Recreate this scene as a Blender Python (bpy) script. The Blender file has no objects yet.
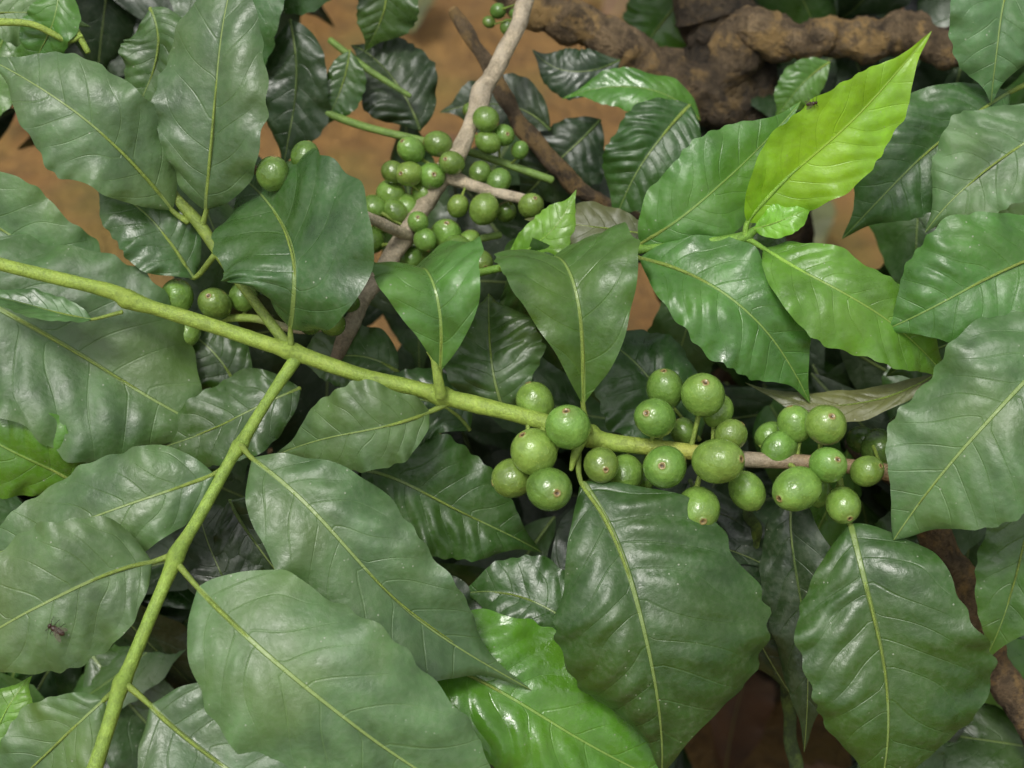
import bpy, math, random
import numpy as np
from mathutils import Vector, Matrix

random.seed(7)
RNG = np.random.default_rng(7)

# ------------------------------------------------------------------ frame
PITCH = math.radians(40)
U = np.array([1.0, 0, 0])
V = np.array([0, math.sin(PITCH), math.cos(PITCH)])
W = np.array([0, -math.cos(PITCH), math.sin(PITCH)])
O = np.array([0, 0, 0.42])
DIST = 60.0   # cm from the lens to the fruiting branch
SPAN = 36.0   # cm of branch surveyed


def at(x, y, d=0.0):
    k = (DIST - d) / DIST
    u = (x - 512) / 1024 * SPAN * k
    v = (384 - y) / 1024 * SPAN * k
    return O + (u * U + v * V + d * W) * 0.01


def px2m(p, d=0.0):
    return p / 1024 * SPAN * (DIST - d) / DIST * 0.01


def nrm(a):
    return a / (np.linalg.norm(a, axis=-1, keepdims=True) + 1e-12)


# ------------------------------------------------------------------ materials
def new_mat(name):
    m = bpy.data.materials.new(name)
    m.use_nodes = True
    m.node_tree.nodes.clear()
    return m


class NB:
    def __init__(self, m):
        self.t = m.node_tree

    def n(self, typ, **kw):
        nd = self.t.nodes.new(typ)
        for k, v in kw.items():
            setattr(nd, k, v)
        return nd

    def l(self, a, b):
        self.t.links.new(a, b)

    def val(self, sock, v):
        if isinstance(v, (int, float)):
            sock.default_value = v
        elif isinstance(v, (tuple, list)):
            sock.default_value = v if len(v) == len(sock.default_value) else (*v, 1)
        else:
            self.l(v, sock)

    def math(self, op, a, b=0.0, c=None, clamp=False):
        nd = self.n('ShaderNodeMath', operation=op)
        nd.use_clamp = clamp
        self.val(nd.inputs[0], a)
        self.val(nd.inputs[1], b)
        if c is not None:
            self.val(nd.inputs[2], c)
        return nd.outputs[0]

    def mapr(self, v, a, b, c, d, smooth=False):
        nd = self.n('ShaderNodeMapRange')
        if smooth:
            nd.interpolation_type = 'SMOOTHSTEP'
        self.val(nd.inputs[0], v)
        for i, x in enumerate((a, b, c, d)):
            self.val(nd.inputs[1 + i], x)
        return nd.outputs[0]

    def mix(self, f, a, b, blend='MIX'):
        nd = self.n('ShaderNodeMix', data_type='RGBA', blend_type=blend)
        self.val(nd.inputs[0], f)
        self.val(nd.inputs[6], a)
        self.val(nd.inputs[7], b)
        return nd.outputs[2]

    def noise(self, vec, scale, detail=4, rough=0.5, dist=0.0):
        nd = self.n('ShaderNodeTexNoise')
        self.l(vec, nd.inputs['Vector'])
        nd.inputs['Scale'].default_value = scale
        nd.inputs['Detail'].default_value = detail
        nd.inputs['Roughness'].default_value = rough
        nd.inputs['Distortion'].default_value = dist
        return nd.outputs[0]

    def voro(self, vec, scale, feature='F1'):
        nd = self.n('ShaderNodeTexVoronoi', feature=feature)
        self.l(vec, nd.inputs['Vector'])
        nd.inputs['Scale'].default_value = scale
        return nd.outputs['Distance']

    def grey(self, k):
        kc = self.n('ShaderNodeCombineXYZ')
        for i in range(3):
            self.l(k, kc.inputs[i])
        return kc.outputs[0]

    def bump(self, h, dist, strength=1.0, normal=None):
        nd = self.n('ShaderNodeBump')
        nd.inputs['Strength'].default_value = strength
        nd.inputs['Distance'].default_value = dist
        self.l(h, nd.inputs['Height'])
        if normal is not None:
            self.l(normal, nd.inputs['Normal'])
        return nd.outputs[0]


def leaf_material():
    m = new_mat('coffee_leaf_surface')
    b = NB(m)
    tint = b.n('ShaderNodeAttribute', attribute_name='tint').outputs['Color']
    thin = b.n('ShaderNodeAttribute', attribute_name='thin').outputs['Fac']
    gloss = b.n('ShaderNodeAttribute', attribute_name='gloss').outputs['Fac']
    uvv = b.n('ShaderNodeUVMap', uv_map='vein').outputs[0]
    uvm = b.n('ShaderNodeUVMap', uv_map='UVMap').outputs[0]
    sv = b.n('ShaderNodeSeparateXYZ'); b.l(uvv, sv.inputs[0])
    su = b.n('ShaderNodeSeparateXYZ'); b.l(uvm, su.inputs[0])
    geo = b.n('ShaderNodeNewGeometry')
    pos = geo.outputs['Position']
    g, a, s = sv.outputs[0], sv.outputs[1], su.outputs[1]
    fr = b.math('FRACT', b.math('ADD', g, 0.5))
    dv = b.math('ABSOLUTE', b.math('SUBTRACT', fr, 0.5))
    vein = b.mapr(dv, 0.0, 0.045, 1.0, 0.0, True)
    vein = b.math('MULTIPLY', vein, b.mapr(a, 0.40, 0.90, 1.0, 0.0))
    mw = b.mapr(s, 0.0, 1.0, 0.040, 0.010)
    mid = b.mapr(b.math('DIVIDE', a, mw), 0.55, 1.0, 1.0, 0.0, True)
    mott = b.noise(pos, 62, 3, 0.62)
    col = b.mix(1.0, tint, b.grey(b.mapr(mott, 0.3, 0.7, 0.68, 1.34)), 'MULTIPLY')
    big = b.noise(pos, 22, 2, 0.5)
    yel = b.mapr(big, 0.46, 0.70, 0.0, 0.6)
    col = b.mix(yel, col, b.mix(1.0, tint, (1.55, 1.25, 0.75), 'MULTIPLY'))
    fine = b.noise(pos, 420, 3, 0.65)
    # thin dust film
    dust = b.math('MULTIPLY', b.mapr(fine, 0.42, 0.72, 0.0, 0.16), b.mapr(mott, 0.35, 0.65, 0.2, 1.0))
    col = b.mix(dust, col, (0.26, 0.28, 0.21))
    veincol = b.mix(0.35, b.mix(1.0, tint, (2.0, 1.8, 1.4), 'MULTIPLY'), (0.08, 0.14, 0.04))
    col = b.mix(b.math('MULTIPLY', vein, 0.20), col, veincol)
    midcol = b.mix(0.65, b.mix(1.0, tint, (3.0, 2.4, 1.6), 'MULTIPLY'), (0.26, 0.34, 0.10))
    col = b.mix(b.math('MULTIPLY', mid, 0.8), col, midcol)
    vd = b.voro(pos, 330)
    spk = b.math('MULTIPLY', b.mapr(vd, 0.08, 0.13, 1.0, 0.0), b.mapr(mott, 0.53, 0.62, 0.0, 1.0))
    col = b.mix(b.math('MULTIPLY', spk, 0.6), col, (0.40, 0.42, 0.34))
    back = geo.outputs['Backfacing']
    under = b.mix(0.5, b.mix(1.0, col, (1.7, 1.5, 1.5), 'MULTIPLY'), (0.09, 0.14, 0.06))
    colf = b.mix(back, col, under)
    h = b.math('MULTIPLY', fine, 0.9)
    h = b.math('SUBTRACT', h, b.math('MULTIPLY', vein, 0.5))
    h = b.math('ADD', h, b.math('MULTIPLY', mid, 1.4))
    h = b.math('ADD', h, b.math('MULTIPLY', mott, 4.2))
    nor = b.bump(h, 0.00026, 0.9)
    p = b.n('ShaderNodeBsdfPrincipled')
    b.l(colf, p.inputs['Base Color'])
    r = b.math('ADD', b.mapr(b.math('ADD', mott, b.math('MULTIPLY', fine, .6)), 0.50, 1.05, -0.12, 0.16), gloss)
    r = b.math('ADD', r, b.math('MULTIPLY', back, 0.2))
    b.l(r, p.inputs['Roughness'])
    p.inputs['Specular IOR Level'].default_value = 0.62
    b.l(nor, p.inputs['Normal'])
    tr = b.n('ShaderNodeBsdfTranslucent')
    b.l(b.mix(1.0, col, (1.7, 1.8, 0.55), 'MULTIPLY'), tr.inputs[0])
    ms = b.n('ShaderNodeMixShader')
    b.l(thin, ms.inputs[0]); b.l(p.outputs[0], ms.inputs[1]); b.l(tr.outputs[0], ms.inputs[2])
    out = b.n('ShaderNodeOutputMaterial'); b.l(ms.outputs[0], out.inputs[0])
    return m


def stem_material(name, rough, bscale, bdist, contrast, lichen=(2.2, 2.0, 1.3)):
    m = new_mat(name)
    b = NB(m)
    tint = b.n('ShaderNodeAttribute', attribute_name='tint').outputs['Color']
    uv = b.n('ShaderNodeUVMap', uv_map='UVMap').outputs[0]
    pos = b.n('ShaderNodeNewGeometry').outputs['Position']
    n1 = b.noise(pos, bscale, 5, 0.65, 0.4)
    n2 = b.noise(pos, bscale * 5, 3, 0.6)
    mp = b.n('ShaderNodeMapping'); b.l(uv, mp.inputs[0]); mp.inputs['Scale'].default_value = (9, 120, 1)
    n3 = b.noise(mp.outputs[0], 3, 3, 0.6)
    k = b.math('MULTIPLY', b.mapr(n1, 0.3, 0.7, 1 - contrast, 1 + contrast), b.mapr(n2, 0.3, 0.7, 0.8, 1.2))
    k = b.math('MULTIPLY', k, b.mapr(n3, 0.3, 0.7, 1 - contrast * 0.5, 1 + contrast * 0.5))
    col = b.mix(1.0, tint, b.grey(k), 'MULTIPLY')
    lich = b.mapr(b.noise(pos, bscale * 0.55, 5, 0.7), 0.50, 0.58, 0.0, contrast)
    col = b.mix(lich, col, b.mix(1.0, tint, lichen, 'MULTIPLY'))
    h = b.math('ADD', n1, b.math('MULTIPLY', n2, 0.4))
    h = b.math('ADD', h, b.math('MULTIPLY', n3, 0.6))
    p = b.n('ShaderNodeBsdfPrincipled')
    b.l(col, p.inputs['Base Color'])
    p.inputs['Roughness'].default_value = rough
    b.l(b.bump(h, bdist), p.inputs['Normal'])
    out = b.n('ShaderNodeOutputMaterial'); b.l(p.outputs[0], out.inputs[0])
    return m


def berry_material():
    m = new_mat('green_berry_skin')
    b = NB(m)
    uv = b.n('ShaderNodeUVMap', uv_map='UVMap').outputs[0]
    su = b.n('ShaderNodeSeparateXYZ'); b.l(uv, su.inputs[0])
    pol = su.outputs[1]
    tint = b.n('ShaderNodeAttribute', attribute_name='tint').outputs['Color']
    pos = b.n('ShaderNodeNewGeometry').outputs['Position']
    n1 = b.noise(pos, 170, 3, 0.55)
    col = b.mix(1.0, tint, b.grey(b.mapr(n1, 0.3, 0.7, 0.74, 1.26)), 'MULTIPLY')
    pal = b.mix(1.0, tint, (1.8, 1.45, 1.7), 'MULTIPLY')
    sp = b.mapr(b.voro(pos, 800), 0.10, 0.28, 0.5, 0.0)
    col = b.mix(sp, col, pal)
    halo = b.mapr(pol, 0.05, 0.22, 0.30, 0.0, True)
    col = b.mix(halo, col, (0.26, 0.34, 0.09))
    wob = b.math('MULTIPLY', b.math('SUBTRACT', b.noise(pos, 1300, 2), 0.5), 0.05)
    pw = b.math('ADD', pol, wob)
    ring = b.mapr(pw, 0.040, 0.062, 1.0, 0.0, True)
    col = b.mix(ring, col, (0.27, 0.20, 0.075))
    cen = b.mapr(pw, 0.014, 0.034, 1.0, 0.0, True)
    col = b.mix(cen, col, (0.075, 0.05, 0.02))
    p = b.n('ShaderNodeBsdfPrincipled')
    b.l(col, p.inputs['Base Color'])
    b.l(b.mapr(n1, 0.3, 0.7, 0.18, 0.33), p.inputs['Roughness'])
    p.inputs['Specular IOR Level'].default_value = 0.65
    h = b.math('ADD', b.noise(pos, 700, 2), b.math('MULTIPLY', n1, 2.5))
    b.l(b.bump(h, 0.00024), p.inputs['Normal'])
    out = b.n('ShaderNodeOutputMaterial'); b.l(p.outputs[0], out.inputs[0])
    return m


def soil_material():
    m = new_mat('orange_soil')
    b = NB(m)
    pos = b.n('ShaderNodeNewGeometry').outputs['Position']
    n1 = b.noise(pos, 7, 5, 0.6)
    n2 = b.noise(pos, 45, 5, 0.7)
    col = b.mix(b.mapr(n1, 0.35, 0.65, 0, 1), (0.27, 0.135, 0.036), (0.38, 0.215, 0.065))
    col = b.mix(b.mapr(n2, 0.45, 0.64, 0, 0.75), col, (0.13, 0.072, 0.026))
    col = b.mix(b.mapr(b.noise(pos, 5, 3), 0.50, 0.64, 0, 0.6), col, (0.19, 0.17, 0.035))
    p = b.n('ShaderNodeBsdfPrincipled')
    b.l(col, p.inputs['Base Color'])
    p.inputs['Roughness'].default_value = 0.95
    b.l(b.bump(n2, 0.03), p.inputs['Normal'])
    out = b.n('ShaderNodeOutputMaterial'); b.l(p.outputs[0], out.inputs[0])
    return m


def simple_mat(name, col, rough, spec=0.5, alpha=1.0):
    m = new_mat(name)
    b = NB(m)
    pos = b.n('ShaderNodeNewGeometry').outputs['Position']
    c = b.mix(b.mapr(b.noise(pos, 900, 3), 0.3, 0.7, 0, 1), tuple(x * 0.7 for x in col), tuple(x * 1.3 for x in col))
    p = b.n('ShaderNodeBsdfPrincipled')
    b.l(c, p.inputs['Base Color'])
    p.inputs['Roughness'].default_value = rough
    p.inputs['Alpha'].default_value = alpha
    out = b.n('ShaderNodeOutputMaterial'); b.l(p.outputs[0], out.inputs[0])
    return m


M_LEAF = leaf_material()
M_STEM = stem_material('green_stem_skin', 0.42, 260, 0.0005, 0.26, (1.7, 1.5, 1.5))
M_PALE = stem_material('pale_twig_bark', 0.75, 240, 0.0012, 0.38, (1.35, 1.4, 1.55))
M_BARK = stem_material('bark', 0.80, 110, 0.010, 0.75, (2.4, 2.2, 1.5))
M_BERRY = berry_material()
M_SOIL = soil_material()

# ------------------------------------------------------------------ mesh utils
class Geo:
    def __init__(self):
        self.v = []; self.f = []; self.uv = []; self.vein = []
        self.tint = []; self.thin = []; self.gloss = []
        self.n = 0

    def add(self, v, f, uv, vein, tint, thin=0.0, gloss=0.4):
        f = np.asarray(f)
        self.v.append(v); self.f.append(f + self.n)
        self.uv.append(uv); self.vein.append(vein)
        self.tint.append(tint)
        self.thin.append(np.full(len(v), thin)); self.gloss.append(np.full(len(v), gloss))
        self.n += len(v)

    def build(self, name, mat, parent=None, origin=None):
        v = np.concatenate(self.v)
        if origin is None:
            origin = v.mean(axis=0)
        f = np.concatenate(self.f)
        me = bpy.data.meshes.new(name)
        nf = len(f)
        me.vertices.add(len(v)); me.loops.add(nf * 4); me.polygons.add(nf)
        me.vertices.foreach_set('co', (v - origin).astype(np.float32).ravel())
        me.loops.foreach_set('vertex_index', f.astype(np.int32).ravel())
        me.polygons.foreach_set('loop_start', np.arange(0, nf * 4, 4, dtype=np.int32))
        me.polygons.foreach_set('loop_total', np.full(nf, 4, dtype=np.int32))
        me.polygons.foreach_set('use_smooth', np.ones(nf, dtype=bool))
        me.update(calc_edges=True)
        l = me.uv_layers.new(name='UVMap')
        l.data.foreach_set('uv', np.concatenate(self.uv).astype(np.float32).ravel())
        l = me.uv_layers.new(name='vein')
        l.data.foreach_set('uv', np.concatenate(self.vein).astype(np.float32).ravel())
        a = me.attributes.new('tint', 'FLOAT_COLOR', 'POINT')
        t = np.concatenate(self.tint)
        t = np.concatenate([t, np.ones((len(t), 1))], axis=1)
        a.data.foreach_set('color', t.astype(np.float32).ravel())
        a = me.attributes.new('thin', 'FLOAT', 'POINT')
        a.data.foreach_set('value', np.concatenate(self.thin).astype(np.float32))
        a = me.attributes.new('gloss', 'FLOAT', 'POINT')
        a.data.foreach_set('value', np.concatenate(self.gloss).astype(np.float32))
        me.validate()
        me.materials.append(mat)
        ob = bpy.data.objects.new(name, me)
        bpy.context.scene.collection.objects.link(ob)
        ob.location = origin
        if parent is not None:
            ob.parent = parent
        return ob


def empty(name):
    e = bpy.data.objects.new(name, None)
    e.empty_display_size = 0.02
    bpy.context.scene.collection.objects.link(e)
    return e


def smooth_path(pts, rad, cols, sub):
    pts = np.array(pts, float); rad = np.array(rad, float); cols = np.array(cols, float)
    P = np.vstack([2 * pts[0] - pts[1], pts, 2 * pts[-1] - pts[-2]])
    op, orr, oc = [], [], []
    for i in range(len(pts) - 1):
        p0, p1, p2, p3 = P[i], P[i + 1], P[i + 2], P[i + 3]
        for j in range(sub):
            t = j / sub
            op.append(0.5 * ((2 * p1) + (-p0 + p2) * t + (2 * p0 - 5 * p1 + 4 * p2 - p3) * t * t + (-p0 + 3 * p1 - 3 * p2 + p3) * t ** 3))
            orr.append(rad[i] * (1 - t) + rad[i + 1] * t)
            oc.append(cols[i] * (1 - t) + cols[i + 1] * t)
    op.append(pts[-1]); orr.append(rad[-1]); oc.append(cols[-1])
    return np.array(op), np.array(orr), np.array(oc)


def add_tube(geo, pts, rad, cols, sub=8, seg=12, lump=0.0, wob=0.0):
    if np.ndim(cols) == 1:
        cols = [cols] * len(pts)
    p, r, c = smooth_path(pts, rad, cols, sub)
    n = len(p)
    if wob > 0:
        ph = RNG.uniform(0, 6.28, 6)
        t = np.arange(n)
        for k in range(3):
            p[:, k] += wob * (np.sin(t * 0.27 + ph[k]) + 0.4 * np.sin(t * 0.73 + ph[k + 3]))
    T = nrm(np.gradient(p, axis=0))
    N = np.zeros_like(p)
    ref = np.array([0.3, 0.2, 0.93])
    N[0] = nrm(np.cross(T[0], ref))
    for i in range(1, n):
        q = N[i - 1] - T[i] * np.dot(N[i - 1], T[i])
        N[i] = nrm(q)
    B = np.cross(T, N)
    th = np.linspace(0, 2 * np.pi, seg, endpoint=False)
    ring = np.ones((n, seg))
    if lump > 0:
        ph = RNG.uniform(0, 6.28, 8)
        ii = np.arange(n)[:, None] * 1.0; tt = th[None, :]
        ring += lump * (0.6 * np.sin(ii * 0.31 + ph[0]) * np.cos(tt + ph[1]) + 0.5 * np.sin(ii * 0.83 + ph[2]) * np.cos(2 * tt + ph[3]) + 0.4 * np.sin(ii * 0.53 + ph[4]))
        ring += lump * 0.25 * RNG.standard_normal((n, seg))
    vs = p[:, None, :] + (r[:, None] * ring)[:, :, None] * (np.cos(th)[None, :, None] * N[:, None, :] + np.sin(th)[None, :, None] * B[:, None, :])
    vs = vs.reshape(-1, 3)
    tint = np.repeat(c, seg, axis=0)
    i = np.arange(n - 1)[:, None]; j = np.arange(seg)[None, :]; j2 = (j + 1) % seg
    f = np.stack([i * seg + j, i * seg + j2, (i + 1) * seg + j2, (i + 1) * seg + j], -1).reshape(-1, 4)
    uv = np.stack([np.stack([j / seg + 0 * i, i * 0.02 + 0 * j], -1), np.stack([(j + 1) / seg + 0 * i, i * 0.02 + 0 * j], -1),
                   np.stack([(j + 1) / seg + 0 * i, (i + 1) * 0.02 + 0 * j], -1), np.stack([j / seg + 0 * i, (i + 1) * 0.02 + 0 * j], -1)], 2).reshape(-1, 2)
    cv = [vs]; cf = [f]; cuv = [uv]; ct = [tint]
    base = n * seg
    for e, (idx, sgn) in enumerate(((0, -1), (n - 1, 1))):
        tipv = p[idx] + T[idx] * sgn * r[idx] * 0.6
        ringv = p[idx] + T[idx] * sgn * r[idx] * 0.4 + (vs[idx * seg:(idx + 1) * seg] - p[idx]) * 0.7
        cv += [ringv, tipv[None]]
        ct += [np.repeat(c[idx][None], seg + 1, axis=0)]
        jj = np.arange(seg); jj2 = (jj + 1) % seg
        a = idx * seg
        f1 = np.stack([a + jj, a + jj2, base + jj2, base + jj], -1)
        h = seg // 2
        k = np.arange(h) * 2
        f2 = np.stack([base + k, base + (k + 1) % seg, base + (k + 2) % seg, np.full(h, base + seg)], -1)
        if sgn < 0:
            f1 = f1[:, ::-1]; f2 = f2[:, ::-1]
        cf += [f1, f2]
        cuv += [np.zeros(((len(f1) + len(f2)) * 4, 2))]
        base += seg + 1
    vs = np.concatenate(cv); f = np.concatenate(cf); uv = np.concatenate(cuv); tint = np.concatenate(ct)
    geo.add(vs, f, uv, uv.copy(), tint)
    return p


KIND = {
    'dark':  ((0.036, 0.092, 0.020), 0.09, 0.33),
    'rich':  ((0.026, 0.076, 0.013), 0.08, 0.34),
    'deep_shade':  ((0.014, 0.038, 0.009), 0.05, 0.38),  # leaf green darkened, shade between the leaves put into the colour
    'haze':  ((0.066, 0.142, 0.046), 0.11, 0.40),  # paler, greyer green: sky sheen on the blades put into the colour
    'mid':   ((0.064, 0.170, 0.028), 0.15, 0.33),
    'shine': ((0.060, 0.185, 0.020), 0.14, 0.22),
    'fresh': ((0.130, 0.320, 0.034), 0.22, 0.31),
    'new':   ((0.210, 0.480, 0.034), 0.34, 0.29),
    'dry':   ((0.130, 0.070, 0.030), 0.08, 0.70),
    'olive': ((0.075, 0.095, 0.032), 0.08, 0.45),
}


def add_leaf(geo, base, mid, tip, width, roll=0.0, kind='dark', fold=0.20, curl=0.24, wave=0.08,
             n=9, ns=76, nt=28, twist=None, quilt=1.0, ref=None, asym=None, peak=(0.90, 0.94), hook=0.0, acum=.60):
    base, mid, tip = (np.array(x, float) for x in (base, mid, tip))
    if kind == 'haze':
        quilt *= .78
    else:
        quilt *= .9
    if twist is None:
        twist = RNG.uniform(-18, 18)
    s = np.linspace(0, 1, ns) ** 0.95
    C = 2 * mid - 0.5 * (base + tip)
    S1 = s[:, None]
    M = base * (1 - S1) ** 2 + 2 * C * S1 * (1 - S1) + tip * S1 ** 2
    T = nrm(2 * (C - base) * (1 - S1) + 2 * (tip - C) * S1)
    L = np.linalg.norm(np.diff(M, axis=0), axis=1).sum()
    R = W if ref is None else ref
    N = np.zeros_like(T)
    N[0] = nrm(R - T[0] * (T[0] @ R))
    for i in range(1, ns):
        N[i] = nrm(N[i - 1] - T[i] * (T[i] @ N[i - 1]))
    Sd = np.cross(T, N)
    rr = np.radians(roll + twist * (s - 0.5))[:, None]
    N = N * np.cos(rr) + Sd * np.sin(rr)
    Sd = np.cross(T, N)
    f = s ** (peak[0] * RNG.uniform(0.95, 1.05)) * (1 - s) ** peak[1]
    ss = np.clip((s - 0.74) / 0.20, 0, 1)
    f = f * (1 - acum * ss * ss * (3 - 2 * ss))
    f = f / f.max()
    f = f ** 0.97
    f[-1] = 0.0; f[0] = 0.012
    bend = hook if hook else RNG.choice([-1, 1]) * RNG.uniform(.02, .07)
    M = M + Sd * (L * bend * np.clip((s - .6) / .4, 0, 1) ** 2)[:, None] - N * (L * RNG.uniform(0, .06) * np.clip((s - .7) / .3, 0, 1) ** 2)[:, None]
    M = M + Sd * (L * RNG.uniform(-.012, .012) * np.sin(s * 6.28 * RNG.uniform(.8, 1.3)))[:, None]
    hw = f * width / 2
    hm = width / 2
    tc = np.linspace(-1, 1, nt + 1)
    tc = np.sign(tc) * np.abs(tc) ** 0.9
    a = np.abs(tc)[None, :] * f[:, None]
    ph = RNG.uniform(0, 6.28, 12)
    n = n + RNG.integers(-1, 2)
    side = np.sign(tc)[None, :]
    if asym is None:
        asym = RNG.uniform(-.1, .1)
    off = np.where(side < 0, 0.37, 0.0)
    vs_ = 0.13 * a + 0.10 * a * a
    wob = 0.016 * np.sin(s * 17 + ph[0])[:, None] + 0.010 * np.sin(s * 31 + ph[1])[:, None]
    g = n * (s[:, None] - vs_ + wob * side)
    gq = g + off
    ta = np.abs(tc)[None, :]
    edge = 1 + 0.028 * np.sin(2 * np.pi * (gq + 0.1)) * ta ** 3 * np.clip((1 - s) * 4, 0, 1)[:, None]
    edge = edge * (1 + (0.06 * np.sin(s * 8 + ph[2])[:, None] + .03 * np.sin(s * 19 + ph[8])[:, None]) * ta ** 2 * side + .03 * np.sin(s * 14 + ph[9])[:, None] * ta ** 2)
    x = tc[None, :] * hw[:, None] * edge * (1 + asym * side)
    q = np.abs(np.sin(np.pi * gq)) ** 1.05
    fade = np.clip(ta * 3, 0, 1) * (1 - 0.5 * ta ** 3)
    z = hw[:, None] * (fold * ta - curl * tc[None, :] ** 2)
    qa = 0.036 * (1 + .5 * np.sin(s * 5 + ph[10])[:, None] * side)
    z = z + quilt * qa * hm * q * fade * (f[:, None] ** 0.5)
    e2 = ta ** 2.2
    sL = s[:, None]
    wv = np.sin(2 * np.pi * (sL * 2.1) + ph[2] + side * ph[3]) + 0.7 * np.sin(2 * np.pi * sL * 4.3 + ph[4] * side + ph[5]) + 0.4 * np.sin(2 * np.pi * sL * 8.3 + ph[6] * side)
    z = z + wave * hm * wv * e2 * (f[:, None] ** 0.6)
    z = z + 0.07 * hm * np.sin(sL * 7 + ph[7] + 2.0 * tc[None, :]) * f[:, None]
    pos = M[:, None, :] + Sd[:, None, :] * x[:, :, None] + N[:, None, :] * z[:, :, None]
    verts = pos.reshape(-1, 3)
    m = nt + 1
    i = np.arange(ns - 1)[:, None]; j = np.arange(nt)[None, :]
    idx = np.stack([i * m + j, i * m + j + 1, (i + 1) * m + j + 1, (i + 1) * m + j], -1)
    faces = idx.reshape(-1, 4)
    tt = np.broadcast_to(tc[None, :] * 0.5 + 0.5, (ns, m)); sB = np.broadcast_to(s[:, None], (ns, m))
    uvv = np.stack([tt, sB], -1).reshape(-1, 2)
    uv = uvv[faces.ravel()]
    af = a.ravel()[faces.ravel()]
    gf = g.ravel()[faces.ravel()]
    sidef = np.broadcast_to(np.where((j + 0.5) < nt / 2, 0.37, 0.0)[..., None], (ns - 1, nt, 4)).reshape(-1)
    vein = np.stack([gf + sidef, af], -1)
    col, thin, gl = KIND[kind]
    var = RNG.uniform(0.82, 1.2)
    tint = np.tile(np.array(col) * var * np.array([RNG.uniform(0.92, 1.16), 1, RNG.uniform(0.85, 1.12)]), (len(verts), 1))
    geo.add(verts, faces, uv, vein, tint, thin, gl + RNG.uniform(-.04, .04))
    return M, N, L


STEMG = np.array([0.26, 0.37, 0.060])
STEMD = np.array([0.12, 0.20, 0.04])
TAN = np.array([0.43, 0.36, 0.25])
BROWN = np.array([0.155, 0.108, 0.058])
DKB = np.array([0.068, 0.050, 0.030])

LEAF_OBS = []


def leaf(parent, b, m, t, width, roll=0, kind='dark', pet=None, **kw):
    """b,m,t = (x,y,depth) stations for blade base, middle and tip; pet = where the petiole joins"""
    g = Geo()
    B, Mi, Tt = at(*b), at(*m), at(*t)
    w = px2m(width, m[2])
    M, N, L = add_leaf(g, B, Mi, Tt, w, roll, kind, **kw)
    ob = g.build('leaf_blade', M_LEAF, parent, origin=B)
    LEAF_OBS.append(ob)
    g2 = Geo()
    r0 = 0.00080 if width > 60 else 0.0005
    col = STEMG * 0.72 if kind not in ('deep_shade',) else STEMD * 0.6
    if kind == 'new' or kind == 'fresh':
        col = np.array([0.24, 0.44, 0.06])
    pts = []; rad = []
    if pet is not None:
        pts.append(at(*pet)); rad.append(r0 * 1.6)
    for k, fr in ((0, 1.1), (int(len(M) * .15), 0.85), (int(len(M) * .35), 0.62), (int(len(M) * .6), 0.42), (int(len(M) * .85), 0.22)):
        pts.append(M[k] - N[k] * r0 * (0.45 + 0.25 * k / len(M))); rad.append(r0 * fr)
    add_tube(g2, pts, rad, col, sub=6, seg=8)
    g2.build('petiole', M_STEM, parent)
    return ob


def stem(name, parent, pts, rpx, cols, mat=None, lump=0.05, wob=0.0, sub=8, seg=14):
    g = Geo()
    P = [at(*p) for p in pts]
    R = [px2m(r, p[2]) for r, p in zip(rpx, pts)]
    path = add_tube(g, P, R, cols, sub, seg, lump, wob)
    g.build(name, mat or M_STEM, parent)
    return path


# ------------------------------------------------------------------ MAIN BRANCH
main = empty('coffee_branch')
p_main = stem('fruiting_stem', main,
              [(-60, 245, 2.0), (0, 264, 1.6), (70, 281, 1.2), (112, 292, 1.0), (128, 299, 0.95), (150, 307, 0.9), (210, 325, .6), (275, 346, .35), (290, 351, .3), (308, 357, .3), (370, 378, .1),
               (425, 391, 0), (442, 396, 0), (460, 401, 0), (520, 415, 0), (575, 431, 0), (590, 436, 0), (610, 442, 0), (690, 452, 0), (745, 459, 0), (830, 464, 0), (915, 478, -.3), (1000, 500, -2), (1090, 520, -5)],
              [6.5, 6.5, 7, 7.5, 10.5, 7.5, 7.5, 8, 10.5, 8, 7.8, 8.5, 11, 8.5, 8.5, 9, 12, 9, 8, 8, 7.5, 8.5, 8, 9],
              [STEMG] * 12 + [STEMG * 1.05] * 3 + [STEMG * 1.05] * 2 + [STEMG * 1.1, STEMG * np.array([1.3, 1.0, 1.2]), TAN * 0.7, BROWN * 1.8, BROWN * 1.5, BROWN, BROWN], lump=0.06)
p_low = stem('side_shoot', main, [(297, 357, .3), (268, 400, 1), (248, 432, 1.5), (240, 446, 1.6), (230, 461, 1.9), (200, 515, 2.6), (184, 542, 3.1), (176, 556, 3.3), (168, 576, 3.4), (145, 630, 3.7), (128, 670, 3.9), (122, 684, 4), (116, 700, 4.1), (104, 740, 4.2), (85, 800, 4.4)],
              [6.5, 5.5, 6, 8.5, 6, 6, 7, 9.5, 7, 6.5, 7.5, 10, 7.5, 7.5, 8], [STEMG * np.array([.85, .92, .9])] * 15, lump=.06)
p_up = stem('side_shoot', main, [(291, 350, .3), (262, 312, 0), (225, 262, -.6), (200, 225, -1), (178, 200, -1.2), (165, 178, -1.6)],
            [6, 5, 5.5, 6.5, 5, 3], [STEMG * 0.65] * 6)
stem('leaf_bud', main, [(441, 396, .5), (438, 378, .9), (433, 360, 1.1), (427, 352, 1.2)], [6, 5, 2.6, .8], [STEMG] * 4)
stem('leaf_bud', main, [(583, 437, .6), (575, 455, 1.0), (571, 470, 1.1)], [6, 4.5, 2], [STEMG] * 3)

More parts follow.
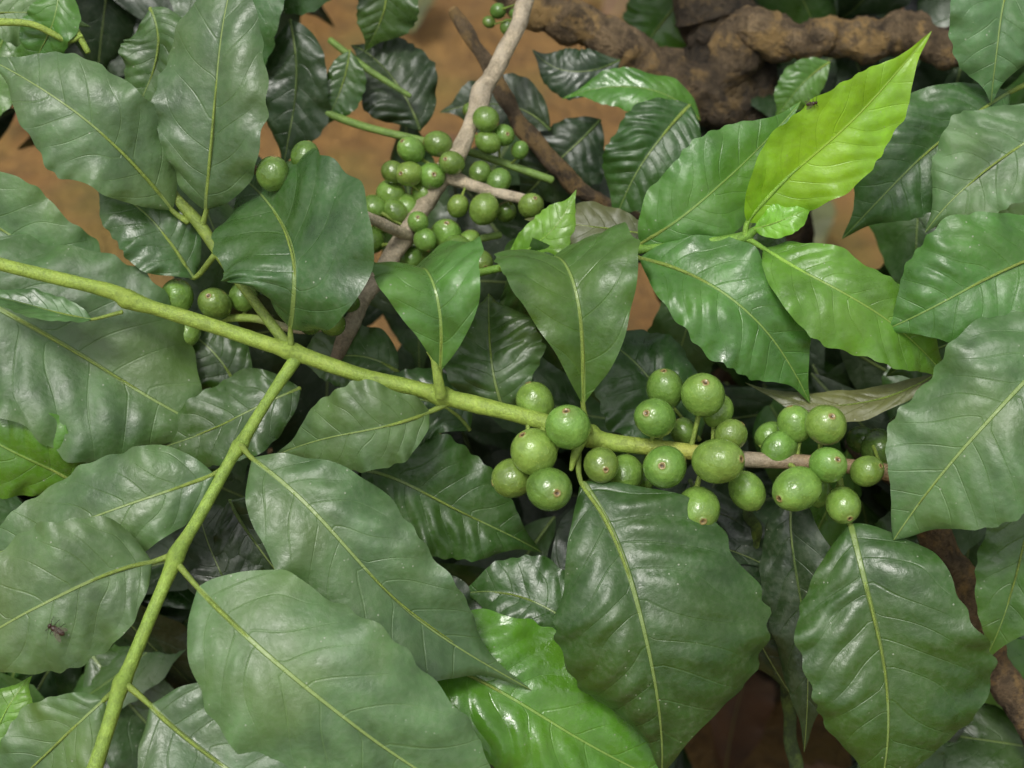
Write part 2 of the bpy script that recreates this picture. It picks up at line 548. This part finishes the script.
# leaves near upper left
leaf(main, (206, 210, -.6), (214, 106, .8), (238, -80, .2), 120, -10, 'haze', pet=(202, 226, -.9), fold=.16, hook=.02)
leaf(main, (172, 210, -1), (92, 124, .6), (-22, 66, -.4), 114, 14, 'haze', pet=(188, 222, -1.1))
leaf(main, (290, 328, .8), (289, 244, 1.9), (236, 168, -3.2), 168, 0, 'dark', pet=(291, 345, .5), n=7, fold=.38, wave=.08, peak=(.9, .85), hook=-.02, quilt=1.2)
leaf(main, (194, 278, -1.6), (152, 222, -1.4), (86, 176, -2.2), 84, 20, 'dark', pet=(215, 255, -.8))
leaf(main, (-90, 255, -2), (70, 350, -1.0), (222, 455, -2.2), 200, -10, 'haze', quilt=1.4, n=10)
leaf(main, (-90, 170, -2.2), (20, 242, -2.0), (126, 308, -3), 100, 15, 'haze')
leaf(main, (92, 319, 1.0), (40, 308, 1.1), (-40, 290, .8), 34, 40, 'haze', pet=(122, 312, 1.0), fold=.6)
leaf(main, (84, 489, -1.8), (10, 448, -1.2), (-90, 400, -1.5), 108, -15, 'shine', quilt=1.4)
leaf(main, (150, 8, -3), (156, 60, -3), (120, 130, -4), 80, 10, 'dark')
leaf(main, (-30, 20, -3), (20, 12, -3), (90, 30, -4), 56, 0, 'haze')
leaf(main, (60, -20, -2), (50, 30, -2), (30, 70, -3), 56, 0, 'mid')
stem('side_shoot', main, [(40, -30, -2.2), (70, 20, -2.0), (88, 52, -2.2)], [4, 3.5, 3], [STEMG] * 3)
stem('side_shoot', main, [(-20, 22, -1.6), (30, 24, -1.6), (66, 40, -2.0), (82, 36, -2)], [4, 3.5, 3, 2], [STEMG] * 4)

# lower left
leaf(main, (214, 474, 1.9), (110, 512, 2.1), (-60, 580, .8), 106, 10, 'haze', pet=(232, 462, 1.9), fold=.12, wave=.07)
leaf(main, (152, 562, 3.3), (60, 596, 4.0), (-90, 668, 3.0), 144, 6, 'haze', pet=(178, 553, 3.2), fold=.16, wave=.06)
fly_leaf_a = LEAF_OBS[-1]
leaf(main, (198, 588, 3.7), (320, 696, 5.0), (540, 872, 3.4), 184, -6, 'haze', pet=(176, 562, 3.4), fold=.12, n=11, wave=.06, twist=4)
leaf(main, (252, 458, 2), (366, 566, 2.8), (520, 708, 1.0), 144, -14, 'haze', pet=(241, 445, 1.8), fold=.2, wave=.12, n=10, acum=.74, asym=.12)
leaf(main, (150, 705, 4.3), (240, 778, 5.0), (400, 884, 4), 180, -10, 'haze', pet=(126, 684, 4.1), n=10)
leaf(main, (104, 700, 3.6), (50, 750, 3.4), (-30, 830, 2.6), 92, 10, 'haze', pet=(121, 686, 3.9))
leaf(main, (-30, 780, 2.4), (0, 725, 2.6), (24, 672, 2.2), 56, 0, 'fresh')

# centre
leaf(main, (440, 372, .9), (430, 274, 1.2), (404, 284, -4.5), 116, 4, 'mid', pet=(441, 392, .5), fold=.46, curl=.18, n=8, peak=(1.0, .75), asym=.02, twist=0, quilt=1.1)
leaf(main, (583, 404, .9), (566, 272, 1.2), (532, 276, -5.0), 138, 4, 'mid', pet=(590, 432, .5), fold=.46, curl=.18, n=9, peak=(1.0, .75), twist=0, quilt=1.1)
leaf(main, (430, 412, .1), (365, 430, .9), (270, 452, -.8), 90, -6, 'haze', pet=(446, 404, .1), n=8)
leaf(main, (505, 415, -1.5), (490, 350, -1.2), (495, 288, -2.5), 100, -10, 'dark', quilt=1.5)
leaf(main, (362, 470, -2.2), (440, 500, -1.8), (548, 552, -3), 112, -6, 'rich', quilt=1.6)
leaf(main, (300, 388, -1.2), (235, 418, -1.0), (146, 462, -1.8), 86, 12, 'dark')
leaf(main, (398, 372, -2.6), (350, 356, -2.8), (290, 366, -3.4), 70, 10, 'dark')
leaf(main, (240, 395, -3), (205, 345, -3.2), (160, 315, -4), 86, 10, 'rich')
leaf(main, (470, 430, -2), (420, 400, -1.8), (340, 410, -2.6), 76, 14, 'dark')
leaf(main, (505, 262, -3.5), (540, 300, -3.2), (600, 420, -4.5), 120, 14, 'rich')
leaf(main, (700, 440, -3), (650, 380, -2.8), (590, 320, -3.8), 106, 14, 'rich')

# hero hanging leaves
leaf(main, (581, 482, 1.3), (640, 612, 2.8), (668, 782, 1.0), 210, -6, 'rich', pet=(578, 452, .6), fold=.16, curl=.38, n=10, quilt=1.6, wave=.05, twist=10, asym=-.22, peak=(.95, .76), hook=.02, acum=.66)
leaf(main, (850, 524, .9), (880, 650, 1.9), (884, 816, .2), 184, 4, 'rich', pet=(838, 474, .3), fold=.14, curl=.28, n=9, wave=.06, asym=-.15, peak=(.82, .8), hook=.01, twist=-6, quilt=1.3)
leaf(main, (792, 492, -1.2), (800, 600, -.6), (815, 760, -2), 84, 30, 'deep_shade', pet=(790, 470, -.5))
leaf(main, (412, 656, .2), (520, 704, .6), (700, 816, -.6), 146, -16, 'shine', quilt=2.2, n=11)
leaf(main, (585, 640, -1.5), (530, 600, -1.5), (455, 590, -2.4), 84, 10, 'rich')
leaf(main, (230, 500, -.8), (262, 550, -.8), (330, 640, -2), 90, 10, 'deep_shade')
leaf(main, (250, 620, -.5), (215, 560, -.8), (190, 480, -2), 80, 10, 'deep_shade')
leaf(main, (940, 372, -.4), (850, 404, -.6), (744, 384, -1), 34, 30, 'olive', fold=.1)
leaf(main, (560, 600, -2), (640, 540, -2.6), (780, 560, -3), 110, 0, 'deep_shade')
leaf(main, (380, 560, -2), (440, 620, -2.2), (520, 670, -3), 90, 0, 'deep_shade')
leaf(main, (690, 480, -3), (730, 580, -3), (780, 700, -4), 110, 0, 'deep_shade')

# ------------------------------------------------------------------ RIGHT SHOOT
right = empty('coffee_branch')
stem('shoot_stem', right, [(430, 285, -4.5), (500, 268, -3.2), (560, 258, -2.2), (622, 252, -1.2), (634, 250, -1.1), (646, 249, -1.0), (700, 243, -.4), (742, 238, 0), (752, 232, .2), (764, 224, .4)],
     [4, 4, 4, 4.2, 6, 4.4, 4.2, 6, 4.5, 2], [np.array([0.15, 0.30, 0.04])] * 10)
leaf(right, (748, 222, .4), (824, 144, 2.0), (937, 36, 2.6), 96, 16, 'new', pet=(745, 238, .1), fold=.34, n=10, curl=.1, hook=-.02, quilt=1.3)
fly_leaf_b = LEAF_OBS[-1]
leaf(right, (754, 229, .7), (782, 220, 1.1), (814, 203, 1.2), 34, 0, 'new', ns=40, nt=16, n=6)
leaf(right, (640, 244, -1.1), (712, 192, -.3), (806, 106, -1), 94, 10, 'mid', pet=(634, 252, -1.1), n=9)
leaf(right, (640, 258, -.8), (738, 306, .7), (820, 396, -.6), 114, -14, 'mid', pet=(630, 252, -1), n=9, fold=.28, quilt=1.3)
leaf(right, (764, 248, .2), (850, 298, 1.4), (972, 380, -.2), 94, -8, 'fresh', pet=(746, 238, .1), n=9, fold=.25, quilt=1.3)
leaf(right, (508, 262, -2.6), (545, 236, -2), (582, 192, -2), 46, 0, 'fresh', pet=(500, 268, -3.1), n=7)
leaf(right, (652, 236, -1.8), (590, 226, -1.8), (520, 222, -2.8), 50, 20, 'olive')

# ------------------------------------------------------------------ RIGHT EDGE BRANCH
edge = empty('coffee_branch')
stem('edge_stem', edge, [(1120, 560, -2), (1110, 400, 0), (1100, 250, 0), (1080, 90, -1.4), (1060, -60, -2)], [10, 9, 9, 8, 7], [STEMD] * 5)
leaf(edge, (1104, 306, 2.0), (994, 414, 3.2), (886, 538, 1.7), 178, 14, 'haze', pet=(1112, 310, 0), n=11, fold=.16, twist=-10, peak=(.8, .8), acum=.4)
leaf(edge, (1090, 242, 1.2), (992, 276, 2.3), (886, 346, 1.2), 132, 12, 'mid', pet=(1100, 250, 0), n=11, quilt=1.5, peak=(.8, .8))
leaf(edge, (1070, 120, -.6), (1000, 160, .2), (918, 226, -.6), 108, 14, 'haze', pet=(1085, 120, -1), quilt=1.6)
leaf(edge, (1010, 92, -2.4), (930, 150, -1.6), (846, 244, -2.6), 108, 10, 'dark', pet=(1075, 60, -1.6), quilt=1.6)
leaf(edge, (1030, -60, -1.4), (1000, 20, -.8), (998, 104, -1.6), 96, 0, 'haze', pet=(1060, -60, -2), quilt=1.3)
leaf(edge, (1040, 460, -1.2), (1020, 560, -1), (990, 670, -2), 84, 10, 'mid', pet=(1114, 450, -1))
leaf(edge, (1030, 320, -2.5), (960, 340, -2.2), (880, 370, -3), 100, 0, 'rich')

# ------------------------------------------------------------------ UPPER WOODY BRANCH with berries
upper = empty('coffee_branch')
p_wood = stem('woody_stem', upper, [(545, -60, -7.5), (522, 10, -7), (503, 55, -6.6), (484, 92, -6.3), (468, 130, -6), (446, 172, -5.8), (424, 208, -5.6), (398, 244, -5.0), (374, 286, -4.0), (352, 322, -3.0), (330, 370, -3)],
              [8, 9, 8, 10.5, 8, 11, 8.5, 10.5, 8, 8.5, 7], [TAN, TAN, TAN * 1.1, TAN, TAN * 1.1, TAN, TAN * .95, TAN * 1.1, TAN, TAN * .9, BROWN], mat=M_PALE, lump=.16, wob=.0006)
p_tw1 = stem('twig', upper, [(236, 160, -.4), (270, 177, -.2), (318, 194, .2), (365, 216, -2.2), (412, 238, -5.2)], [4, 4.2, 4.6, 5.5, 6], [BROWN * 1.9, BROWN * 2, TAN * .9, TAN * 1.1, TAN], mat=M_PALE, lump=.14)
p_tw2 = stem('twig', upper, [(446, 176, -5.7), (480, 188, -5.3), (524, 199, -5)], [7, 6, 5], [TAN * 1.3, TAN * 1.3, TAN], mat=M_PALE, lump=.12)
p_tw3 = stem('green_twig', upper, [(300, 100, -8), (350, 122, -7.6), (410, 138, -7.2), (470, 152, -7), (552, 180, -7)], [4, 4, 4, 4, 4], [STEMD * 1.3] * 5)
p_tw4 = stem('green_twig', upper, [(330, 40, -8), (366, 68, -8), (410, 96, -8)], [3.5, 3.5, 2.5], [STEMD * 1.2] * 3)
p_tw5 = stem('green_twig', upper, [(118, 322, -2.8), (180, 322, -2.8), (250, 318, -2.6), (300, 330, -2.6), (350, 322, -3.2)], [4, 4, 4, 4, 4], [STEMG * .8, STEMG * .8, STEMG, TAN, TAN])
p_tw6 = stem('green_twig', upper, [(410, 235, -5.4), (440, 245, -5.8), (500, 235, -6.4)], [4.5, 4, 3.5], [STEMD * 1.6] * 3)
leaf(upper, (420, 130, -9), (395, 80, -9), (350, 40, -10), 84, 10, 'deep_shade', quilt=1.5)
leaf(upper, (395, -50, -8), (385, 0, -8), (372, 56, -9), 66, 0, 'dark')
leaf(upper, (290, 20, -7.5), (296, 90, -7.5), (276, 170, -8.5), 76, 10, 'deep_shade')
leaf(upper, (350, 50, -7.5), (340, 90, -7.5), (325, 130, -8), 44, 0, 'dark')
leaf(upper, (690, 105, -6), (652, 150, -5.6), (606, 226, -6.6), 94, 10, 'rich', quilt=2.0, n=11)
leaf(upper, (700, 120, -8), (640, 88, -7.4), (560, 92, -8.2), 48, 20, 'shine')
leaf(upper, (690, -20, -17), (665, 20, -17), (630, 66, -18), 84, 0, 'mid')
leaf(upper, (620, 60, -9), (575, 72, -9), (530, 50, -9.5), 50, 0, 'deep_shade')
leaf(upper, (550, 130, -9), (500, 104, -9), (440, 116, -9.5), 64, 0, 'deep_shade')
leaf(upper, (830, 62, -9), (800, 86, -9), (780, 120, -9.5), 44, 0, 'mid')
leaf(upper, (600, 120, -9.5), (560, 160, -9.5), (520, 210, -11), 76, 0, 'deep_shade')

# ------------------------------------------------------------------ COFFEE TREE TRUNK
trunk = empty('coffee_tree_trunk')


def world_stem(name, parent, P, R, cols, lump=.19, wob=0.0011, sub=16, seg=32):
    g = Geo(); add_tube(g, P, R, cols, sub, seg, lump, wob); g.build(name, M_BARK, parent)


tb = at(735, 95, -16)
foot = np.array([tb[0] + 0.05, tb[1] + 0.03, -0.02])
DK = DKB
world_stem('trunk', trunk, [at(690, -60, -14), at(715, 10, -15), tb, tb * .7 + foot * .3 + np.array([.01, 0, 0]), tb * .35 + foot * .65, foot],
           [.014, .016, .022, .022, .024, .034], [DK * 1.6, DK * 1.4, DK, DK, DK, DK])
world_stem('limb', trunk, [at(470, -40, -12), at(530, 5, -12), at(600, 34, -12.5), at(665, 76, -13.5), at(735, 105, -15.5)],
           [px2m(17, -13), px2m(19, -13), px2m(21, -13), px2m(25, -14), px2m(32, -15)], [BROWN * 2.0, BROWN * 2.0, BROWN * 1.8, BROWN * 1.4, DK])
world_stem('limb', trunk, [at(712, 86, -14.5), at(752, 34, -13), at(810, 42, -12.5), at(870, 36, -12.5), at(930, 40, -12.5), at(985, 50, -12.5), at(1090, 30, -12)],
           [px2m(28, -14), px2m(24, -14), px2m(18, -14), px2m(21, -14), px2m(20, -14), px2m(16, -13), px2m(15, -13)], [DK, BROWN * 1.9, BROWN * 1.8, BROWN * 2.0, BROWN * 1.7, BROWN * 1.7, BROWN])
world_stem('limb', trunk, [at(455, 10, -9.5), at(500, 88, -9), at(545, 155, -8.6), at(604, 205, -9), at(680, 240, -12)],
           [px2m(6, -10), px2m(8, -10), px2m(9, -10), px2m(8, -10), px2m(9, -12)], [BROWN * 1.5, BROWN * 1.4, BROWN * 1.1, BROWN, BROWN], wob=.0005)
world_stem('limb', trunk, [at(860, 440, -7), at(930, 520, -5.6), at(972, 610, -5), at(1008, 685, -5), at(1060, 800, -6)],
           [px2m(13, -5), px2m(17, -5), px2m(19, -5), px2m(16, -5), px2m(14, -5)], [DK, BROWN * 1.6, BROWN * 1.8, BROWN * 1.5, BROWN])
world_stem('limb', trunk, [at(742, 500, -3.5), at(752, 530, -3), at(765, 600, -4.5), at(790, 700, -6), at(795, 800, -6)],
           [px2m(5), px2m(6), px2m(6), px2m(7), px2m(8)], [STEMD * 1.2] * 2 + [STEMD * .6] * 3, lump=.06)

# ------------------------------------------------------------------ BERRIES
def berry(parent, c, r, axis, col):
    g = Geo()
    nu, nv = 28, 26
    ax = nrm(np.array(axis, float))
    t1 = nrm(np.cross(ax, np.array([0.31, 0.83, 0.2]))); t2 = np.cross(ax, t1)
    pol = np.concatenate([[0.004, 0.05, 0.09, 0.12, 0.15, 0.19, 0.24, 0.30], np.linspace(0.40, np.pi - 0.01, nv - 8)])
    el = RNG.uniform(1.04, 1.16)
    flat = RNG.uniform(0.90, 1.0)
    rim = r * (0.026 * np.exp(-((pol - 0.14) / 0.035) ** 2) - 0.04 * np.exp(-(pol / 0.08) ** 2) - 0.02 * np.exp(-((pol - .24) / .06) ** 2))
    th = np.linspace(0, 2 * np.pi, nu, endpoint=False)
    rr = (r + rim)
    A = np.cos(pol) * rr * el
    Rr = np.sin(pol) ** 0.96 * rr
    lob = 1 + 0.02 * np.cos(2 * th + RNG.uniform(0, 6)) + 0.010 * np.cos(3 * th)
    vs = c + A[:, None, None] * ax + (Rr[:, None] * lob * np.cos(th))[:, :, None] * t1 + (Rr[:, None] * lob * np.sin(th) * flat)[:, :, None] * t2
    vs = vs.reshape(-1, 3)
    i = np.arange(len(pol) - 1)[:, None]; j = np.arange(nu)[None, :]; j2 = (j + 1) % nu
    f = np.stack([i * nu + j, (i + 1) * nu + j, (i + 1) * nu + j2, i * nu + j2], -1).reshape(-1, 4)
    uvv = np.stack([np.tile(th / 6.283, (len(pol), 1)), np.repeat((pol / np.pi)[:, None], nu, 1)], -1).reshape(-1, 2)
    uv = uvv[f.ravel()]
    g.add(vs, f, uv, uv.copy(), np.tile(col, (len(vs), 1)))
    g.build('berry', M_BERRY, parent, origin=c)


def cluster(lst, paths, colscale=1.0, front=0.3):
    par = empty('green_coffee_berry_cluster')
    path = np.concatenate(paths)
    gs = Geo()
    for it in lst:
        x, y, r, d = it[:4]
        c = at(x, y, d)
        R = px2m(r, d)
        q = path[np.argmin(((path - c) ** 2).sum(1))]
        out = nrm(c - q)
        if len(it) > 4:
            ax = nrm(it[4] * U + it[5] * V + it[6] * W)
        else:
            ax = nrm(out + front * W + 0.4 * RNG.standard_normal(3))
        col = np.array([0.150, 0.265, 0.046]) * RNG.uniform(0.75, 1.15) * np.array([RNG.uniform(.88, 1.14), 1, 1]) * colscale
        berry(par, c, R, ax, col)
        e = c - ax * R * 0.9
        add_tube(gs, [q, (q + e) / 2, e, c - ax * R * .6], [R * .13, R * .11, R * .16, R * .2], STEMG * 0.8, 4, 8)
    gs.build('berry_stalks', M_STEM, par)


cluster([(535, 403, 19, -.6, -.3, .9, .2), (568, 427, 23, 1.9, -.1, .7, .75), (534, 452, 23, 1.5, -.4, .6, .4), (549, 489, 23, 1.8, .3, -.1, .9), (513, 478, 20, .7, -.8, -.2, .1), (601, 465, 18, 1.4, .2, -.2, .95), (625, 474, 18, .2)],
        [p_main])
cluster([(655, 418, 21, .9, -.4, .2, .8), (665, 389, 19, -.1, -.1, .8, .5), (703, 395, 22, .8, .0, .5, .85), (665, 467, 22, 1.5, -.2, .1, .95), (718, 461, 24, 2.0, .75, .1, .6), (698, 509, 22, 1.2, .1, -.4, .85),
         (747, 491, 19, .3, .5, -.8, .0), (731, 435, 16, .6, .6, .6, .2), (718, 411, 16, -.4), (640, 480, 15, -.8), (684, 432, 14, -.9)], [p_main])
cluster([(797, 489, 24, 1.6, -.7, -.3, .5), (795, 424, 18, -.1, -.3, .9, .2), (826, 425, 21, 1.0, .1, .4, .9), (828, 465, 19, 1.6, .3, .3, .9), (867, 471, 16, 1.0, .6, .3, .7), (843, 505, 18, .9, .2, -.6, .7), (779, 449, 18, -.2),
         (770, 436, 15, -1), (818, 492, 14, -.6)], [p_main])
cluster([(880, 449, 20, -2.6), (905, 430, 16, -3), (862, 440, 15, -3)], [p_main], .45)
UPB = [(411, 150, 13), (438, 144, 13), (452, 163, 12), (391, 194, 14), (409, 174, 13), (432, 176, 13), (406, 208, 14), (393, 172, 11), (424, 194, 12),
       (373, 208, 12), (370, 240, 13), (383, 222, 10), (446, 235, 15), (458, 250, 15), (430, 257, 13), (412, 258, 11), (480, 262, 12), (425, 240, 11), (470, 240, 10), (395, 212, 12), (418, 222, 10)]
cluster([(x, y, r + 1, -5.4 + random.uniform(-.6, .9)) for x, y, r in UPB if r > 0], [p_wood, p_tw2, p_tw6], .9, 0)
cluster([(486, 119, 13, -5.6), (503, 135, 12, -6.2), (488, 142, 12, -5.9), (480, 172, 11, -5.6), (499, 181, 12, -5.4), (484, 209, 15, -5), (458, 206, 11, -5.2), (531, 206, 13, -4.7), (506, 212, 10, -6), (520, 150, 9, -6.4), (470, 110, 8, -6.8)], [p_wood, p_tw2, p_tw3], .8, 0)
cluster([(273, 174, 17, .5, .1, .8, .3), (305, 156, 14, .3, .3, .9, 0)], [p_tw1], .8)
cluster([(177, 297, 17, -2.2), (215, 304, 17, -2.1), (188, 332, 14, -2.6), (243, 297, 14, -2.6)], [p_tw5], .85)
cluster([(332, 323, 14, -1.0), (310, 322, 13, -.8), (343, 287, 13, -2.4), (324, 304, 12, -1.6), (350, 303, 10, -3), (318, 290, 11, -3)], [p_tw5, p_wood], .8)
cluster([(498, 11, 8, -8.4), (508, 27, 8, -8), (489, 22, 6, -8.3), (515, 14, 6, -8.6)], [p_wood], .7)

# ------------------------------------------------------------------ BACKGROUND FOLIAGE (one mass)
bg = Geo()
holes = [(55, 212, 78, 44, 9), (438, 30, 60, 56, 9), (330, 170, 36, 54, 9), (125, 264, 42, 24, 9), (582, 104, 44, 32, 9), (624, 8, 50, 10, 9), (850, 206, 20, 26, 9),
         (735, 745, 36, 28, 9), (636, 306, 24, 20, 9), (395, 452, 14, 16, 9), (700, 50, 230, 78, 1), (880, 40, 130, 45, 1), (420, 180, 160, 100, 0), (730, 95, 60, 50, 1)]
layers = [-8.5, -12, -16, -21]
for li, dl in enumerate(layers):
    for gx in range(-340, 1370, 88):
        for gy in range(-150, 1000, 84):
            x = gx + random.uniform(-40, 40) + (li % 2) * 40
            y = gy + random.uniform(-40, 40)
            Lp = random.uniform(190, 310) * .88
            ang = random.gauss(-90, 65)
            dx, dy = math.cos(math.radians(ang)) * Lp, -math.sin(math.radians(ang)) * Lp
            wd = random.uniform(76, 116) * .9
            bad = random.random() < .14
            for hx, hy, rx, ry, lay in holes:
                if li > lay:
                    continue
                for s in (-.4, -.2, 0, .2, .4):
                    if ((x + dx * s - hx) / (rx + wd * .38)) ** 2 + ((y + dy * s - hy) / (ry + wd * .38)) ** 2 < 1:
                        bad = True
            if bad:
                continue
            d0 = dl + random.uniform(-1.2, 1.2)
            tl = random.uniform(-2.5, 1.2)
            kd = random.choices(['dark', 'rich', 'deep_shade', 'mid'], [3, 4, 4, 1.2] if li < 1 else [1, 2, 7, 0.1])[0]  # farther layers mostly get the darkened tint, to deepen the shadow
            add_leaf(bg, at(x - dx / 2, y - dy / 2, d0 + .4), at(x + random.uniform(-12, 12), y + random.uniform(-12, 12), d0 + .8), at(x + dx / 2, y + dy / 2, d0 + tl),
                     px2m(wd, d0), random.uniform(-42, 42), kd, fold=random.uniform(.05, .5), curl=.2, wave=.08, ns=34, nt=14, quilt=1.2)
bg.build('background_foliage', M_LEAF)

# ------------------------------------------------------------------ GROUND
def make_ground():
    n = 181
    t = np.linspace(-1, 1, n)
    c = np.sinh(t * 6.2) / np.sinh(6.2) * 120
    X, Y = np.meshgrid(c, c + 0.4, indexing='ij')
    fade = np.exp(-(X ** 2 + (Y - .4) ** 2) / 9)
    Z = fade * (0.018 * np.sin(X * 5 + 1) * np.cos(Y * 4) + 0.010 * np.sin(X * 13 + Y * 9) + 0.006 * np.sin(X * 31 - Y * 27) + .004 * RNG.standard_normal(X.shape))
    v = np.stack([X, Y, Z], -1).reshape(-1, 3)
    i = np.arange(n - 1)[:, None]; j = np.arange(n - 1)[None, :]
    f = np.stack([i * n + j, (i + 1) * n + j, (i + 1) * n + j + 1, i * n + j + 1], -1).reshape(-1, 4)
    g = Geo()
    uv = np.zeros((len(f) * 4, 2))
    g.add(v, f, uv, uv.copy(), np.ones((len(v), 3)))
    g.build('ground', M_SOIL, origin=np.zeros(3))


make_ground()
lit = Geo()
ZU = np.array([0, 0, 1.0])
for k in range(220):
    x, y = random.uniform(-1.2, 1.2), random.uniform(-.3, 2.2)
    a = random.uniform(0, 6.28); L = random.uniform(.06, .11)
    d = np.array([math.cos(a), math.sin(a), 0]) * L / 2
    c = np.array([x, y, 0.03])
    add_leaf(lit, c - d, c + np.array([0, 0, random.uniform(.003, .02)]), c + d + np.array([0, 0, random.uniform(-.01, .01)]), L * .42, random.uniform(-20, 20), 'dry' if random.random() < .8 else 'olive',
             fold=.4, curl=.1, wave=.12, ns=24, nt=10, ref=ZU)
lit.build('leaf_litter', M_LEAF)

# ------------------------------------------------------------------ FLIES
M_FLY = simple_mat('fly_body', (0.040, 0.020, 0.012), 0.4)
M_WING = simple_mat('fly_wing', (0.10, 0.08, 0.055), 0.5, alpha=0.3)


def ellipsoid(name, parent, c, axes, rad, mat):
    import bmesh
    bm = bmesh.new()
    bmesh.ops.create_uvsphere(bm, u_segments=16, v_segments=10, radius=1)
    me = bpy.data.meshes.new(name)
    Mx = Matrix([[axes[j][i] * rad[j] for j in range(3)] for i in range(3)]).to_4x4()
    bm.transform(Mx)
    bm.to_mesh(me); bm.free()
    for p in me.polygons:
        p.use_smooth = True
    me.materials.append(mat)
    ob = bpy.data.objects.new(name, me)
    bpy.context.scene.collection.objects.link(ob)
    ob.location = c; ob.parent = parent


def fly(leaf_ob, x, y, heading, size):
    me = leaf_ob.data
    n = len(me.vertices)
    co = np.empty(n * 3); me.vertices.foreach_get('co', co); co = co.reshape(-1, 3) + np.array(leaf_ob.location)
    cam = O + W * DIST * .01
    ray = nrm(at(x, y, 0) - cam)
    rel = co - cam
    dd = np.linalg.norm(rel - (rel @ ray)[:, None] * ray, axis=1)
    k = int(np.argmin(dd))
    nr = np.array(me.vertices[k].normal)
    fwd = nrm(math.cos(heading) * U + math.sin(heading) * V)
    fwd = nrm(fwd - nr * (fwd @ nr)); sd = np.cross(nr, fwd)
    par = empty('fly')
    c = co[k] + nr * size * .28
    ax = (fwd, sd, nr)
    ellipsoid('thorax', par, c, ax, (size * .20, size * .15, size * .15), M_FLY)
    ellipsoid('abdomen', par, c - fwd * size * .32 - nr * size * .03, ax, (size * .27, size * .15, size * .13), M_FLY)
    ellipsoid('head', par, c + fwd * size * .25, ax, (size * .09, size * .13, size * .11), M_FLY)
    for sg in (-1, 1):
        wf = nrm(-fwd + sg * .55 * sd); ws = np.cross(nr, wf)
        ellipsoid('wing', par, c + wf * size * .36 + nr * size * .13, (wf, ws, nr), (size * .38, size * .13, size * .008), M_WING)
        g = Geo()
        for q in (-.12, .02, .14):
            st = c + fwd * size * q
            add_tube(g, [st, st + sd * sg * size * .25 + nr * size * .05 + fwd * q * size, st + sd * sg * size * .42 - nr * size * .26 + fwd * q * 1.5 * size],
                     [size * .02, size * .018, size * .012], np.array([.03, .02, .015]), 3, 6)
        g.build('legs', M_STEM, par)


fly(fly_leaf_a, 57, 629, 2.6, .0068)
fly(fly_leaf_b, 812, 101, .3, .0042)

# ------------------------------------------------------------------ LIGHT
w = bpy.data.worlds.new("World"); bpy.context.scene.world = w
w.use_nodes = True
nt = w.node_tree; nt.nodes.clear()
sky = nt.nodes.new('ShaderNodeTexSky'); sky.sky_type = 'NISHITA'; sky.sun_disc = False
ELEV, ROT = math.radians(64), math.radians(212)
sky.sun_elevation = ELEV; sky.sun_rotation = ROT
sky.air_density = 1.0; sky.dust_density = 5.0
hs = nt.nodes.new('ShaderNodeHueSaturation'); hs.inputs['Saturation'].default_value = 0.12
bgd = nt.nodes.new('ShaderNodeBackground'); bgd.inputs['Strength'].default_value = 0.15
ow = nt.nodes.new('ShaderNodeOutputWorld')
nt.links.new(sky.outputs[0], hs.inputs['Color']); nt.links.new(hs.outputs[0], bgd.inputs[0]); nt.links.new(bgd.outputs[0], ow.inputs[0])
sl = bpy.data.lights.new('sun', 'SUN'); sl.energy = 1.5; sl.angle = math.radians(11); sl.color = (1, .97, .90)
so = bpy.data.objects.new('sun', sl); bpy.context.scene.collection.objects.link(so)
sd = Vector((math.sin(ROT) * math.cos(ELEV), math.cos(ROT) * math.cos(ELEV), math.sin(ELEV)))
so.rotation_euler = sd.to_track_quat('Z', 'Y').to_euler()
so.location = sd * 3

# ------------------------------------------------------------------ CAMERA
cd = bpy.data.cameras.new('camera'); co = bpy.data.objects.new('camera', cd)
bpy.context.scene.collection.objects.link(co)
cp = O + W * DIST * .01
Mx = Matrix(((U[0], V[0], W[0], cp[0]), (U[1], V[1], W[1], cp[1]), (U[2], V[2], W[2], cp[2]), (0, 0, 0, 1)))
co.matrix_world = Mx
cd.sensor_width = 36; cd.lens = 60; cd.clip_start = .01; cd.clip_end = 400
cd.dof.use_dof = True; cd.dof.focus_distance = .585; cd.dof.aperture_fstop = 11
sc = bpy.context.scene
sc.camera = co
sc.view_settings.view_transform = 'Standard'; sc.view_settings.look = 'None'; sc.view_settings.exposure = 0
